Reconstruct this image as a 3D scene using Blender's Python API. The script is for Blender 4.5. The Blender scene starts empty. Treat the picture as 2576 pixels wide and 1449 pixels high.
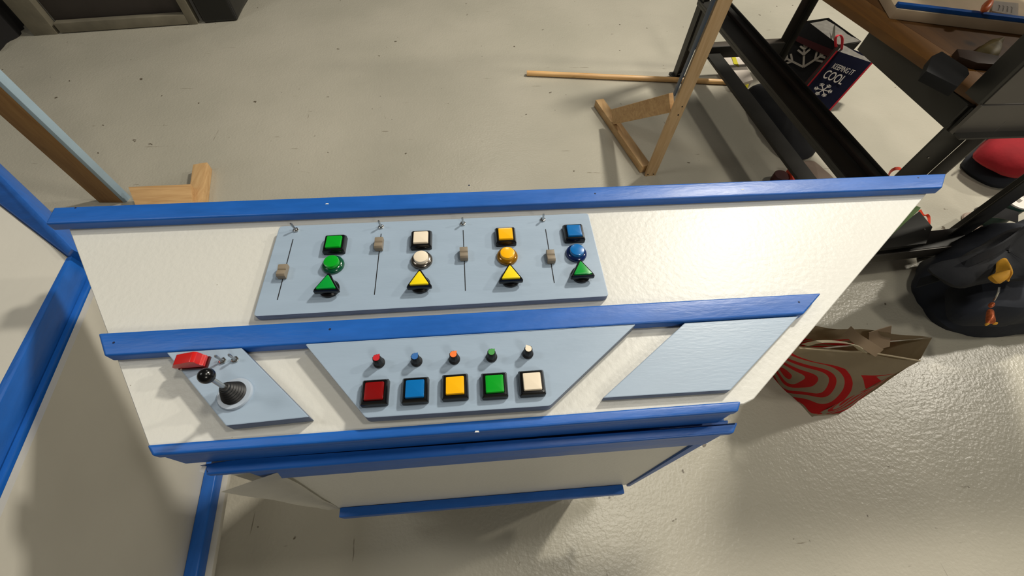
import bpy, bmesh, math, random
import numpy as np
from mathutils import Vector, Matrix, noise
random.seed(7)
sc = bpy.context.scene
COL = sc.collection

# ------------------------------------------------------------------ camera, world, lights, exposure
HT = 0.85                       # height of the console's white work surface
CZ = HT + 0.56                  # camera height
F = 1060.0                      # focal length in pixels of a 2576 px wide frame
M = np.array([[0.9963593, -0.08080322, 0.02718411],
              [-0.05314879, -0.83804255, -0.54301003],
              [0.0666584, 0.53958829, -0.83928609]])     # rows: camera right, down, forward
cd = bpy.data.cameras.new('camera'); cam = bpy.data.objects.new('camera', cd); COL.objects.link(cam)
cd.sensor_width = 36.0; cd.lens = F / 2576 * 36; cd.clip_start = 0.02
R3 = Matrix([[M[0][i], -M[1][i], -M[2][i]] for i in range(3)])
cam.matrix_world = Matrix.Translation((0, 0, CZ)) @ R3.to_4x4()
sc.camera = cam
sc.view_settings.view_transform = 'Standard'; sc.view_settings.look = 'None'
sc.view_settings.gamma = 1.0; sc.view_settings.use_curve_mapping = False
sc.view_settings.exposure = 0.0
wd = bpy.data.worlds.new('world'); sc.world = wd; wd.use_nodes = True
bg = wd.node_tree.nodes['Background']; bg.inputs[0].default_value = (1.0, 0.93, 0.82, 1); bg.inputs[1].default_value = 0.07

def lamp(name, loc, size, power, col, aim=(0.3, 0.8, 0), size_y=None):
    l = bpy.data.lights.new(name, 'AREA'); l.energy = power; l.color = col; l.shape = 'RECTANGLE'
    l.size = size; l.size_y = size_y or size
    o = bpy.data.objects.new(name, l); COL.objects.link(o); o.location = loc
    o.rotation_euler = (Vector(aim) - Vector(loc)).to_track_quat('-Z', 'Y').to_euler()
    return o
WARM = (1.0, 0.94, 0.83)
lamp('ceiling_lamp_main', (2.8, 2.95, 4.2), 0.36, 205, WARM)
lamp('ceiling_lamp_right', (5.9, 1.9, 4.2), 0.28, 95, (1.0, 0.93, 0.80))
lamp('ceiling_lamp_middle', (1.3, 0.6, 4.2), 0.34, 30, WARM)
lamp('ceiling_lamp_front', (2.2, -3.2, 4.2), 0.9, 60, WARM)
lamp('ceiling_lamp_left', (-3.1, 0.9, 4.2), 0.8, 26, (0.97, 0.97, 0.93))
lamp('ceiling_lamp_back', (0.4, 5.2, 4.2), 0.7, 14, WARM)

# ------------------------------------------------------------------ helpers
CAM = np.array([0, 0, CZ])
def ray(px): return M.T @ np.array([px[0] - 1288.0, px[1] - 724.5, F])
def U(px, z):
    """point at height z seen at photo pixel px"""
    d = ray(px); return Vector(CAM + d * (z - CZ) / d[2])
def W(px, p0, dr):
    """point on the vertical plane through p0 along dr"""
    d = ray(px); n = np.array([-dr[1], dr[0], 0.0])
    return Vector(CAM + d * (n @ (np.array([p0[0], p0[1], 0]) - CAM)) / (n @ d))
def VZ(px, xy):
    """height of the pixel px on the vertical line over xy"""
    d = ray(px); A = np.array([[d[0], 0], [d[1], 0], [d[2], -1.0]]); b = np.array([xy[0], xy[1], 0]) - CAM
    return float(np.linalg.lstsq(A, b, rcond=None)[0][1])

def link(o, parent=None, loc=(0, 0, 0), rz=0):
    COL.objects.link(o); o.location = loc; o.rotation_euler = (0, 0, rz)
    if parent: o.parent = parent
    return o
def tag(o, label=None, cat=None, group=None, kind=None):
    if label: o['label'] = label
    if cat: o['category'] = cat
    if group: o['group'] = group
    if kind: o['kind'] = kind
    return o
def thing(name, label, cat, loc=(0, 0, 0), rz=0, group=None):
    return tag(link(bpy.data.objects.new(name, None), None, loc, rz), label, cat, group)
def shade(me, ang=35):
    for p in me.polygons: p.use_smooth = True
    try: me.set_sharp_from_angle(angle=math.radians(ang))
    except Exception: pass
def obj(name, bm, mats, parent=None, loc=(0, 0, 0), rz=0, smooth=35):
    """bm is given in the frame of loc (relative to the parent)"""
    me = bpy.data.meshes.new(name); bmesh.ops.recalc_face_normals(bm, faces=bm.faces[:])
    bm.to_mesh(me); bm.free()
    for m in (mats if isinstance(mats, (list, tuple)) else [mats]): me.materials.append(m)
    if smooth: shade(me, smooth)
    return link(bpy.data.objects.new(name, me), parent, loc, rz)
def wobj(name, bm, mats, parent=None, smooth=35):
    """bm in world coordinates; the origin goes to the base centre (or to the parent's frame)"""
    if parent is not None:
        bpy.context.view_layer.update()
        p = parent; mw = Matrix.Identity(4); chain = []
        while p: chain.append(p); p = p.parent
        for q in reversed(chain):
            mw = mw @ Matrix.Translation(q.location) @ q.rotation_euler.to_matrix().to_4x4()
        inv = mw.inverted(); c = Vector((0, 0, 0))
        bmesh.ops.transform(bm, matrix=inv, verts=bm.verts[:])
        cx = sum((v.co for v in bm.verts), Vector()) / len(bm.verts)
        bmesh.ops.translate(bm, vec=-cx, verts=bm.verts[:])
        return obj(name, bm, mats, parent, cx, 0, smooth)
    cx = sum((v.co for v in bm.verts), Vector()) / len(bm.verts)
    cx.z = min(v.co.z for v in bm.verts)
    bmesh.ops.translate(bm, vec=-cx, verts=bm.verts[:])
    return obj(name, bm, mats, None, cx, 0, smooth)
def bevel(bm, w, seg=2, edges=None):
    bmesh.ops.bevel(bm, geom=edges or bm.edges[:], offset=w, segments=seg, affect='EDGES', profile=0.6)
    return bm
def prism(poly, z0, z1, bw=0, seg=2, bm=None, vround=0):
    """vertical prism over an outline of (x,y)"""
    own = bm is None; nb = bmesh.new()
    lo = [nb.verts.new((p[0], p[1], z0)) for p in poly]; hi = [nb.verts.new((p[0], p[1], z1)) for p in poly]
    n = len(poly); nb.faces.new(lo[::-1]); nb.faces.new(hi)
    for i in range(n): nb.faces.new((lo[i], lo[(i + 1) % n], hi[(i + 1) % n], hi[i]))
    if vround:
        nb.edges.ensure_lookup_table()
        bevel(nb, vround, 4, [e for e in nb.edges if abs(e.verts[0].co.z - e.verts[1].co.z) > 1e-5])
    if bw: bevel(nb, bw, seg, [e for e in nb.edges if e.calc_face_angle(0) > 0.5])
    if own: return nb
    me = bpy.data.meshes.new('t'); nb.to_mesh(me); nb.free(); bm.from_mesh(me); bpy.data.meshes.remove(me); return bm
def box(x0, x1, y0, y1, z0, z1, bw=0, seg=2, bm=None):
    return prism([(x0, y0), (x1, y0), (x1, y1), (x0, y1)], z0, z1, bw, seg, bm)
def hexa(lo, hi, bw=0, seg=2):
    """solid between two rings of the same number of points"""
    bm = bmesh.new(); a = [bm.verts.new(p) for p in lo]; b = [bm.verts.new(p) for p in hi]; n = len(a)
    bm.faces.new(a[::-1]); bm.faces.new(b)
    for i in range(n): bm.faces.new((a[i], a[(i + 1) % n], b[(i + 1) % n], b[i]))
    if bw: bevel(bm, bw, seg)
    return bm
def beam(p, q, w, h, up=(0, 0, 1), bw=0.002):
    """timber from p to q, w across, h along up"""
    p, q = Vector(p), Vector(q); d = (q - p).normalized(); s = d.cross(Vector(up)).normalized(); u = s.cross(d).normalized()
    ring = lambda c: [c + s * a * w / 2 + u * b * h / 2 for a, b in ((-1, -1), (1, -1), (1, 1), (-1, 1))]
    return hexa(ring(p), ring(q), bw)
def lathe(prof, n=32, axis=None):
    bm = bmesh.new(); rings = []
    for r, z in prof:
        rings.append([bm.verts.new((r * math.cos(2 * math.pi * i / n), r * math.sin(2 * math.pi * i / n), z)) for i in range(n)] if r > 1e-6 else [bm.verts.new((0, 0, z))])
    for a, b in zip(rings, rings[1:]):
        for i in range(n):
            j = (i + 1) % n
            if len(a) == 1 and len(b) == 1: continue
            if len(a) == 1: bm.faces.new((a[0], b[i], b[j]))
            elif len(b) == 1: bm.faces.new((a[i], a[j], b[0]))
            else: bm.faces.new((a[i], a[j], b[j], b[i]))
    if len(rings[0]) > 1: bm.faces.new(rings[0][::-1])
    if len(rings[-1]) > 1: bm.faces.new(rings[-1])
    return bm
def tube(pts, r, n=10, close=True):
    bm = bmesh.new(); pts = [Vector(p) for p in pts]; prev = None
    for i, p in enumerate(pts):
        d = (pts[min(i + 1, len(pts) - 1)] - pts[max(i - 1, 0)]).normalized()
        s = d.cross(Vector((0, 0, 1)));
        if s.length < 1e-3: s = Vector((1, 0, 0))
        s.normalize(); u = s.cross(d)
        rr = r[i] if isinstance(r, (list, tuple)) else r
        ring = [bm.verts.new(p + (s * math.cos(2 * math.pi * k / n) + u * math.sin(2 * math.pi * k / n)) * rr) for k in range(n)]
        if prev:
            for k in range(n): bm.faces.new((prev[k], prev[(k + 1) % n], ring[(k + 1) % n], ring[k]))
        else: bm.faces.new(ring[::-1])
        prev = ring
    bm.faces.new(prev); return bm
def ribbon(pts, w, t=0.003, side=(0, 0, 1), twist=None):
    """flat band through pts, w wide along side"""
    bm = bmesh.new(); pts = [Vector(p) for p in pts]
    # smooth the path
    sm = []
    for i in range(len(pts) - 1):
        a = pts[max(i - 1, 0)]; b = pts[i]; c = pts[i + 1]; d = pts[min(i + 2, len(pts) - 1)]
        for k in range(5):
            s = k / 5; sm.append(0.5 * ((2 * b) + (c - a) * s + (2 * a - 5 * b + 4 * c - d) * s * s + (-a + 3 * b - 3 * c + d) * s ** 3))
    sm.append(pts[-1]); prev = None; S = Vector(side).normalized()
    for i, p in enumerate(sm):
        d = (sm[min(i + 1, len(sm) - 1)] - sm[max(i - 1, 0)]).normalized(); n = d.cross(S)
        if n.length < 1e-4: n = Vector((0, 0, 1)).cross(d)
        n.normalize(); s = S
        ring = [bm.verts.new(p + s * a * w / 2 + n * b * t / 2) for a, b in ((-1, -1), (1, -1), (1, 1), (-1, 1))]
        if prev:
            for k in range(4): bm.faces.new((prev[k], prev[(k + 1) % 4], ring[(k + 1) % 4], ring[k]))
        else: bm.faces.new(ring[::-1])
        prev = ring
    bm.faces.new(prev); return bm
def blob(outline, h, z0=0.0, rings=7, wob=0.012, seed=0, p=2.2, drift=(0, 0), dens=48):
    """soft body over an outline of (x,y): rings shrink towards the top, creased by noise"""
    pts = [Vector((a[0], a[1])) for a in outline]; n0 = len(pts); per = []
    L = [(pts[(i + 1) % n0] - pts[i]).length for i in range(n0)]; tot = sum(L)
    for k in range(dens):
        s = k / dens * tot; i = 0
        while s > L[i]: s -= L[i]; i += 1
        a = pts[i]; b = pts[(i + 1) % n0]; per.append(a.lerp(b, s / L[i]))
    for _ in range(2): per = [(per[k - 1] + per[k] * 2 + per[(k + 1) % dens]) / 4 for k in range(dens)]
    c = sum(per, Vector((0, 0))) / dens
    bm = bmesh.new(); prev = None; first = None
    for r in range(rings + 1):
        t = r / rings; k = (1 - t ** p) ** (1 / p) if r < rings else 0.06
        if r == 0: k = 0.96
        zz = z0 + h * (t ** 1.0); ring = []
        for q in per:
            v = c + (q - c) * k + Vector(drift) * t
            nz = noise.noise(Vector((v.x * 9 + seed, v.y * 9, zz * 7))) * wob + noise.noise(Vector((v.x * 25 + seed, v.y * 25, zz * 20))) * wob * 0.4
            dv = (q - c).normalized() * nz
            ring.append(bm.verts.new((v.x + dv.x, v.y + dv.y, max(z0, zz + nz * (0.9 if r else 0)))))
        if prev:
            for i in range(dens): bm.faces.new((prev[i], prev[(i + 1) % dens], ring[(i + 1) % dens], ring[i]))
        else: first = ring
        prev = ring
    bm.faces.new(prev); bm.faces.new(first[::-1]); return bm
def patch(c00, c10, c11, c01, nu=14, nv=14, wob=0.004, seed=0, bm=None, t=0, off=(0, 0, 0)):
    """bilinear sheet with a uv map; t gives it thickness"""
    bm = bm or bmesh.new(); uv = bm.loops.layers.uv.verify(); c = [Vector(q) for q in (c00, c10, c11, c01)]
    nrm = ((c[1] - c[0]).cross(c[3] - c[0])).normalized(); G = []
    for j in range(nv + 1):
        row = []
        for i in range(nu + 1):
            a, b = i / nu, j / nv
            p = (c[0] * (1 - a) * (1 - b) + c[1] * a * (1 - b) + c[2] * a * b + c[3] * (1 - a) * b)
            p = p + nrm * noise.noise(p * 11 + Vector((seed, 0, 0))) * wob + Vector(off)
            row.append(bm.verts.new(p))
        G.append(row)
    for j in range(nv):
        for i in range(nu):
            f = bm.faces.new((G[j][i], G[j][i + 1], G[j + 1][i + 1], G[j + 1][i]))
            for l, (a, b) in zip(f.loops, ((i, j), (i + 1, j), (i + 1, j + 1), (i, j + 1))): l[uv].uv = (a / nu, b / nv)
    if t: bmesh.ops.solidify(bm, geom=bm.faces[:], thickness=t)
    return bm

# ------------------------------------------------------------------ materials
def s2l(c): return tuple(((v / 255) / 12.92 if v / 255 <= 0.04045 else ((v / 255 + 0.055) / 1.055) ** 2.4) for v in c)
def mat(name, rgb, rough=0.5, metal=0, coat=0, var=0.0, vscale=8, bump=0, bscale=60, stretch=(1, 1, 1), rvar=0, spec=0.5, marks=None, trans=0, emit=None):
    """rgb in sRGB 0-255; var = colour variation, bump = fine relief"""
    m = bpy.data.materials.new(name); m.use_nodes = True; N = m.node_tree; b = N.nodes['Principled BSDF']; L = N.links.new
    b.inputs['Base Color'].default_value = (*s2l(rgb), 1); b.inputs['Roughness'].default_value = rough
    b.inputs['Metallic'].default_value = metal; b.inputs['Coat Weight'].default_value = coat; b.inputs['Specular IOR Level'].default_value = spec
    b.inputs['Transmission Weight'].default_value = trans
    if emit: b.inputs['Emission Color'].default_value = (*s2l(emit[0]), 1); b.inputs['Emission Strength'].default_value = emit[1]
    tc = N.nodes.new('ShaderNodeTexCoord'); mp = N.nodes.new('ShaderNodeMapping'); mp.inputs['Scale'].default_value = stretch
    L(tc.outputs['Object'], mp.inputs[0])
    if var:
        n = N.nodes.new('ShaderNodeTexNoise'); n.inputs['Scale'].default_value = vscale; n.inputs['Detail'].default_value = 5; L(mp.outputs[0], n.inputs['Vector'])
        r = N.nodes.new('ShaderNodeValToRGB'); r.color_ramp.elements[0].position = 0.3; r.color_ramp.elements[1].position = 0.7
        lo = tuple(v * (1 - var) for v in s2l(rgb)); hi = tuple(min(1, v * (1 + var)) for v in s2l(rgb))
        r.color_ramp.elements[0].color = (*lo, 1); r.color_ramp.elements[1].color = (*hi, 1); L(n.outputs['Fac'], r.inputs[0]); out = r.outputs[0]
        if marks:
            n2 = N.nodes.new('ShaderNodeTexNoise'); n2.inputs['Scale'].default_value = marks[1]; n2.inputs['Detail'].default_value = 3; L(tc.outputs['Object'], n2.inputs['Vector'])
            r2 = N.nodes.new('ShaderNodeValToRGB'); r2.color_ramp.elements[0].position = marks[2]; r2.color_ramp.elements[1].position = marks[2] + 0.02
            r2.color_ramp.elements[0].color = (0, 0, 0, 1); r2.color_ramp.elements[1].color = (1, 1, 1, 1); L(n2.outputs['Fac'], r2.inputs[0])
            mx = N.nodes.new('ShaderNodeMix'); mx.data_type = 'RGBA'; L(r2.outputs[0], mx.inputs[0]); L(out, mx.inputs[6]); mx.inputs[7].default_value = (*s2l(marks[0]), 1); out = mx.outputs[2]
        L(out, b.inputs['Base Color'])
        if rvar:
            mr = N.nodes.new('ShaderNodeMapRange'); mr.inputs['To Min'].default_value = rough - rvar; mr.inputs['To Max'].default_value = rough + rvar
            L(n.outputs['Fac'], mr.inputs[0]); L(mr.outputs[0], b.inputs['Roughness'])
    if bump:
        n = N.nodes.new('ShaderNodeTexNoise'); n.inputs['Scale'].default_value = bscale; n.inputs['Detail'].default_value = 3; L(mp.outputs[0], n.inputs['Vector'])
        bp = N.nodes.new('ShaderNodeBump'); bp.inputs['Strength'].default_value = bump; bp.inputs['Distance'].default_value = 0.002
        L(n.outputs['Fac'], bp.inputs['Height']); L(bp.outputs[0], b.inputs['Normal'])
    return m
def wood(name, rgb, dark, scale=3, axis=0, rough=0.6):
    m = bpy.data.materials.new(name); m.use_nodes = True; N = m.node_tree; b = N.nodes['Principled BSDF']; L = N.links.new
    b.inputs['Roughness'].default_value = rough
    tc = N.nodes.new('ShaderNodeTexCoord'); mp = N.nodes.new('ShaderNodeMapping'); s = [scale * 9] * 3; s[axis] = scale
    mp.inputs['Scale'].default_value = s; L(tc.outputs['Object'], mp.inputs[0])
    n = N.nodes.new('ShaderNodeTexNoise'); n.inputs['Scale'].default_value = 1.5; n.inputs['Detail'].default_value = 6; n.inputs['Distortion'].default_value = 1.2; L(mp.outputs[0], n.inputs['Vector'])
    r = N.nodes.new('ShaderNodeValToRGB'); r.color_ramp.elements[0].position = 0.32; r.color_ramp.elements[1].position = 0.68
    r.color_ramp.elements[0].color = (*s2l(dark), 1); r.color_ramp.elements[1].color = (*s2l(rgb), 1); L(n.outputs['Fac'], r.inputs[0])
    # knots
    v = N.nodes.new('ShaderNodeTexVoronoi'); v.inputs['Scale'].default_value = 5.5; L(tc.outputs['Object'], v.inputs['Vector'])
    r2 = N.nodes.new('ShaderNodeValToRGB'); r2.color_ramp.elements[0].position = 0.05; r2.color_ramp.elements[1].position = 0.13
    r2.color_ramp.elements[0].color = (1, 1, 1, 1); r2.color_ramp.elements[1].color = (0, 0, 0, 1); L(v.outputs['Distance'], r2.inputs[0])
    mx = N.nodes.new('ShaderNodeMix'); mx.data_type = 'RGBA'; L(r2.outputs[0], mx.inputs[0]); L(r.outputs[0], mx.inputs[6]); mx.inputs[7].default_value = (*[c * 0.45 for c in s2l(dark)], 1)
    L(mx.outputs[2], b.inputs['Base Color'])
    bp = N.nodes.new('ShaderNodeBump'); bp.inputs['Strength'].default_value = 0.15; bp.inputs['Distance'].default_value = 0.002; L(n.outputs['Fac'], bp.inputs['Height']); L(bp.outputs[0], b.inputs['Normal'])
    return m

def floor_material():
    m = bpy.data.materials.new('painted_concrete'); m.use_nodes = True; N = m.node_tree; b = N.nodes['Principled BSDF']; L = N.links.new
    tc = N.nodes.new('ShaderNodeTexCoord')
    def nz(scale, detail, st=(1, 1, 1), rot=0, dist=0):
        mp = N.nodes.new('ShaderNodeMapping'); mp.inputs['Scale'].default_value = st; mp.inputs['Rotation'].default_value = (0, 0, rot); L(tc.outputs['Object'], mp.inputs[0])
        n = N.nodes.new('ShaderNodeTexNoise'); n.inputs['Scale'].default_value = scale; n.inputs['Detail'].default_value = detail; n.inputs['Distortion'].default_value = dist; L(mp.outputs[0], n.inputs['Vector']); return n.outputs['Fac']
    def ramp(f, a, c, ca=(0, 0, 0), cb=(1, 1, 1)):
        r = N.nodes.new('ShaderNodeValToRGB'); r.color_ramp.elements[0].position = a; r.color_ramp.elements[1].position = c
        r.color_ramp.elements[0].color = (*ca, 1); r.color_ramp.elements[1].color = (*cb, 1); L(f, r.inputs[0]); return r.outputs[0]
    def mix(f, a, c, mode='MIX', k=None):
        x = N.nodes.new('ShaderNodeMix'); x.data_type = 'RGBA'; x.blend_type = mode
        if f is not None: L(f, x.inputs[0])
        else: x.inputs[0].default_value = k
        for s, v in ((6, a), (7, c)):
            if isinstance(v, tuple): x.inputs[s].default_value = (*v, 1)
            else: L(v, x.inputs[s])
        return x.outputs[2]
    base = ramp(nz(1.3, 4), 0.35, 0.65, s2l((166, 162, 147)), s2l((178, 173, 158)))
    spots = ramp(nz(24, 2), 0.735, 0.76)
    base = mix(spots, base, s2l((96, 88, 74)))
    sc1 = ramp(nz(6, 5, (1, 9, 1), 0.3, 0.6), 0.71, 0.75)
    sc2 = ramp(nz(5, 5, (9, 1, 1), 0.5, 0.8), 0.73, 0.77)
    base = mix(sc1, base, s2l((128, 120, 104))); base = mix(sc2, base, s2l((122, 115, 100)))
    L(base, b.inputs['Base Color'])
    rr = N.nodes.new('ShaderNodeMapRange'); rr.inputs['To Min'].default_value = 0.26; rr.inputs['To Max'].default_value = 0.38; L(nz(3, 4), rr.inputs[0]); L(rr.outputs[0], b.inputs['Roughness'])
    b.inputs['Specular IOR Level'].default_value = 0.55
    bp = N.nodes.new('ShaderNodeBump'); bp.inputs['Strength'].default_value = 0.55; bp.inputs['Distance'].default_value = 0.0022; L(nz(95, 2), bp.inputs['Height'])
    bp2 = N.nodes.new('ShaderNodeBump'); bp2.inputs['Strength'].default_value = 0.25; bp2.inputs['Distance'].default_value = 0.004; L(nz(26, 2), bp2.inputs['Height']); L(bp.outputs[0], bp2.inputs['Normal'])
    L(bp2.outputs[0], b.inputs['Normal']); return m

MF = floor_material()
BLUE = mat('blue_paint', (22, 92, 176), 0.42, var=0.10, vscale=14, bump=0.25, bscale=40, stretch=(1, 4, 4), rvar=0.08, marks=((20, 45, 90), 38, 0.80))
BLUEY = mat('blue_paint_lengthwise', (22, 92, 176), 0.42, var=0.10, vscale=14, bump=0.25, bscale=40, stretch=(4, 1, 4), rvar=0.08)
WHITE = mat('white_paint', (208, 207, 199), 0.42, var=0.02, vscale=5, bump=0.28, bscale=120, marks=((150, 145, 130), 60, 0.78))
WHITE2 = mat('white_primer', (196, 192, 180), 0.6, var=0.05, vscale=4, bump=0.15, bscale=70)
CLOTHW = mat('crumpled_white_tape', (222, 220, 212), 0.6, var=0.03, vscale=20, bump=0.5, bscale=40)
GREY = mat('pale_blue_grey_paint', (152, 170, 188), 0.38, var=0.03, vscale=10, bump=0.10, bscale=60, stretch=(1, 5, 5), rvar=0.05)
GREYE = mat('shaded_plywood_edge', (104, 116, 136), 0.55, var=0.22, vscale=60, stretch=(0.5, 0.5, 8), bump=0.3, bscale=90)  # board edges: darker than the top, their shade is put into the colour
BLACK = mat('black_gloss_plastic', (9, 9, 10), 0.22)
BLACKM = mat('black_matt_plastic', (20, 20, 21), 0.5)
SLOT = mat('slot_black', (6, 6, 7), 0.8)
CHROME = mat('chrome', (200, 198, 192), 0.15, metal=1)
STEEL = mat('brushed_steel', (186, 186, 184), 0.3, metal=1)
TAUPE = mat('taupe_plastic', (134, 122, 104), 0.5)
def cap(n, c): return mat(n, c, 0.28, coat=0.4, spec=0.4)
CG = cap('green_cap', (0, 158, 32)); CY = cap('yellow_cap', (248, 200, 0)); CO = cap('amber_cap', (250, 184, 8)); CB = cap('blue_cap', (0, 106, 176))
CR = cap('red_cap', (124, 3, 4)); CW = cap('ivory_cap', (236, 222, 198)); CT = cap('triangle_yellow_cap', (240, 214, 20)); CGT = cap('triangle_green_cap', (0, 150, 52))
GB = mat('green_bezel', (0, 74, 48), 0.2, coat=0.5); SB = mat('silver_bezel', (120, 114, 106), 0.22, metal=0.9); YB = mat('amber_bezel', (150, 104, 8), 0.2, metal=0.3, coat=0.5); BB = mat('blue_bezel', (4, 34, 88), 0.2, coat=0.5)
REDP = mat('red_plastic', (196, 20, 16), 0.33, coat=0.3)
DREDP = mat('dark_red_plastic', (70, 8, 8), 0.35)
KR = mat('knob_red', (190, 24, 36), 0.5); KB = mat('knob_blue', (48, 104, 170), 0.5); KO = mat('knob_orange', (255, 122, 50), 0.5); KG = mat('knob_green', (66, 150, 70), 0.5); KW = mat('knob_ivory', (238, 226, 202), 0.5)
PINE = wood('pine_upright', (212, 182, 140), (192, 158, 114), 3, 2); PINEY = wood('pine_lengthwise', (208, 172, 122), (184, 144, 96), 3, 1); PINEX = wood('pine_crosswise', (204, 166, 116), (180, 140, 92), 3, 0)
PINEO = wood('orange_pine', (158, 120, 70), (136, 98, 54), 3, 2)
DOWEL = wood('dowel_wood', (226, 184, 126), (206, 160, 102), 2, 0, 0.35)
PALE = mat('pale_blue_edge', (150, 172, 186), 0.5, var=0.06)
DKEDGE = mat('slate_blue_edge', (70, 82, 98), 0.5, var=0.06)
IRON = mat('dark_grey_steel', (46, 45, 41), 0.45, metal=0.15, var=0.12, vscale=9, bump=0.1, bscale=60, rvar=0.1)
IRONL = mat('grey_steel', (98, 94, 88), 0.45, metal=0.2, var=0.1, vscale=9, rvar=0.08)
TOP = wood('brown_benchtop', (94, 60, 18), (76, 47, 13), 2, 1, 0.5)
TOP2 = wood('brown_edge_board', (114, 75, 24), (94, 60, 18), 2, 1, 0.5)
NAVY = mat('navy_bag_fabric', (24, 30, 66), 0.55, bump=0.3, bscale=50, var=0.1)
BLKBAG = mat('black_bag_fabric', (14, 12, 14), 0.5, bump=0.3, bscale=40)
REDBAG = mat('red_trim_fabric', (196, 26, 44), 0.6)
DRED = mat('dark_red_print', (66, 12, 16), 0.6)
PRINTW = mat('white_print', (222, 216, 208), 0.6); PRINTG = mat('grey_print', (128, 122, 112), 0.6)
NAVYC = mat('navy_cloth', (22, 27, 38), 0.85, bump=0.7, bscale=30, var=0.2, vscale=12)
NAVYD = mat('dark_navy_cloth', (12, 15, 22), 0.85, bump=0.7, bscale=30, var=0.2, vscale=12)
REDC = mat('crimson_cloth', (138, 5, 20), 0.9, bump=0.6, bscale=40, var=0.12, vscale=15)
GOLD = mat('mustard_cloth', (206, 150, 40), 0.7, bump=0.5, bscale=50, var=0.15, vscale=30)
CHARM = mat('copper_charm', (186, 96, 54), 0.35, metal=0.5, var=0.4, vscale=120)
ORANGE = mat('orange_webbing', (226, 66, 30), 0.6); GREENP = mat('green_board', (92, 124, 62), 0.6)
YEL = mat('yellow_print', (200, 190, 20), 0.6); PAPER = mat('paper', (206, 196, 184), 0.7, var=0.05, vscale=20)
PINK = mat('dusky_paper', (150, 132, 118), 0.7, var=0.1, vscale=12)
DGREEN = mat('dark_green_can', (26, 62, 56), 0.45, var=0.35, vscale=40)
BEIGE = mat('beige_canvas', (168, 154, 128), 0.8, var=0.07, vscale=9, bump=0.5, bscale=60)
BEIGED = mat('taupe_webbing', (138, 118, 94), 0.8, var=0.07, vscale=9)
DARKW = mat('weathered_dark_timber', (112, 106, 90), 0.7, var=0.2, vscale=8, bump=0.3)
DARKP = mat('charcoal_board', (58, 52, 48), 0.6, var=0.15, vscale=6)
DRAPE = mat('black_drape', (16, 13, 13), 0.9, bump=0.5, bscale=20)
POLY = mat('black_polythene', (14, 14, 14), 0.25, bump=0.9, bscale=9)

def tote_material():
    m = bpy.data.materials.new('red_ring_print'); m.use_nodes = True; N = m.node_tree; b = N.nodes['Principled BSDF']; L = N.links.new
    b.inputs['Roughness'].default_value = 0.75
    tc = N.nodes.new('ShaderNodeTexCoord')
    n = N.nodes.new('ShaderNodeTexNoise'); n.inputs['Scale'].default_value = 2.3; n.inputs['Detail'].default_value = 0; L(tc.outputs['UV'], n.inputs['Vector'])
    md = N.nodes.new('ShaderNodeVectorMath'); md.operation = 'MULTIPLY_ADD'; md.inputs[1].default_value = (0.30, 0.30, 0); L(n.outputs['Color'], md.inputs[0]); L(tc.outputs['UV'], md.inputs[2])
    def dist(c, s):
        a = N.nodes.new('ShaderNodeVectorMath'); a.operation = 'SUBTRACT'; a.inputs[1].default_value = c; L(md.outputs[0], a.inputs[0])
        k = N.nodes.new('ShaderNodeVectorMath'); k.operation = 'MULTIPLY'; k.inputs[1].default_value = s; L(a.outputs[0], k.inputs[0])
        l = N.nodes.new('ShaderNodeVectorMath'); l.operation = 'LENGTH'; L(k.outputs[0], l.inputs[0]); return l.outputs['Value']
    d1 = dist((0.44, 0.46, 0), (1.0, 1.35, 0)); d2 = dist((0.66, 1.42, 0), (1.0, 1.5, 0))
    mn = N.nodes.new('ShaderNodeMath'); mn.operation = 'MINIMUM'; L(d1, mn.inputs[0]); L(d2, mn.inputs[1])
    s = N.nodes.new('ShaderNodeMath'); s.operation = 'MULTIPLY'; s.inputs[1].default_value = 4.9; L(mn.outputs[0], s.inputs[0])
    f = N.nodes.new('ShaderNodeMath'); f.operation = 'FRACT'; L(s.outputs[0], f.inputs[0])
    g = N.nodes.new('ShaderNodeMath'); g.operation = 'LESS_THAN'; g.inputs[1].default_value = 0.47; L(f.outputs[0], g.inputs[0])
    # the print stops towards the hem
    sp = N.nodes.new('ShaderNodeSeparateXYZ'); L(md.outputs[0], sp.inputs[0])
    h = N.nodes.new('ShaderNodeMath'); h.operation = 'LESS_THAN'; h.inputs[1].default_value = 0.93; L(sp.outputs['Y'], h.inputs[0])
    mm = N.nodes.new('ShaderNodeMath'); mm.operation = 'MULTIPLY'; L(g.outputs[0], mm.inputs[0]); L(h.outputs[0], mm.inputs[1])
    mx = N.nodes.new('ShaderNodeMix'); mx.data_type = 'RGBA'; L(mm.outputs[0], mx.inputs[0]); mx.inputs[6].default_value = (*s2l((172, 158, 132)), 1); mx.inputs[7].default_value = (*s2l((206, 26, 26)), 1)
    L(mx.outputs[2], b.inputs['Base Color'])
    bn = N.nodes.new('ShaderNodeTexNoise'); bn.inputs['Scale'].default_value = 14; L(tc.outputs['Object'], bn.inputs['Vector'])
    bp = N.nodes.new('ShaderNodeBump'); bp.inputs['Strength'].default_value = 0.6; bp.inputs['Distance'].default_value = 0.01; L(bn.outputs['Fac'], bp.inputs['Height']); L(bp.outputs[0], b.inputs['Normal'])
    return m
TOTE = tote_material()

# ------------------------------------------------------------------ the setting
bm = bmesh.new()
for p in ((-9, -7), (11, -7), (11, 11), (-9, 11)): bm.verts.new((p[0], p[1], 0))
bm.faces.new(bm.verts[:])
tag(obj('floor', bm, MF, smooth=0), 'cream painted concrete floor with scuff marks', None, None, 'structure')

# ------------------------------------------------------------------ the control console
con = thing('control_console', 'white angular control console with blue trims, holding all the buttons', 'console', (0, 0.33, 0))
T = 0.018
Y = lambda px, z=HT: U(px, z).y
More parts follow.
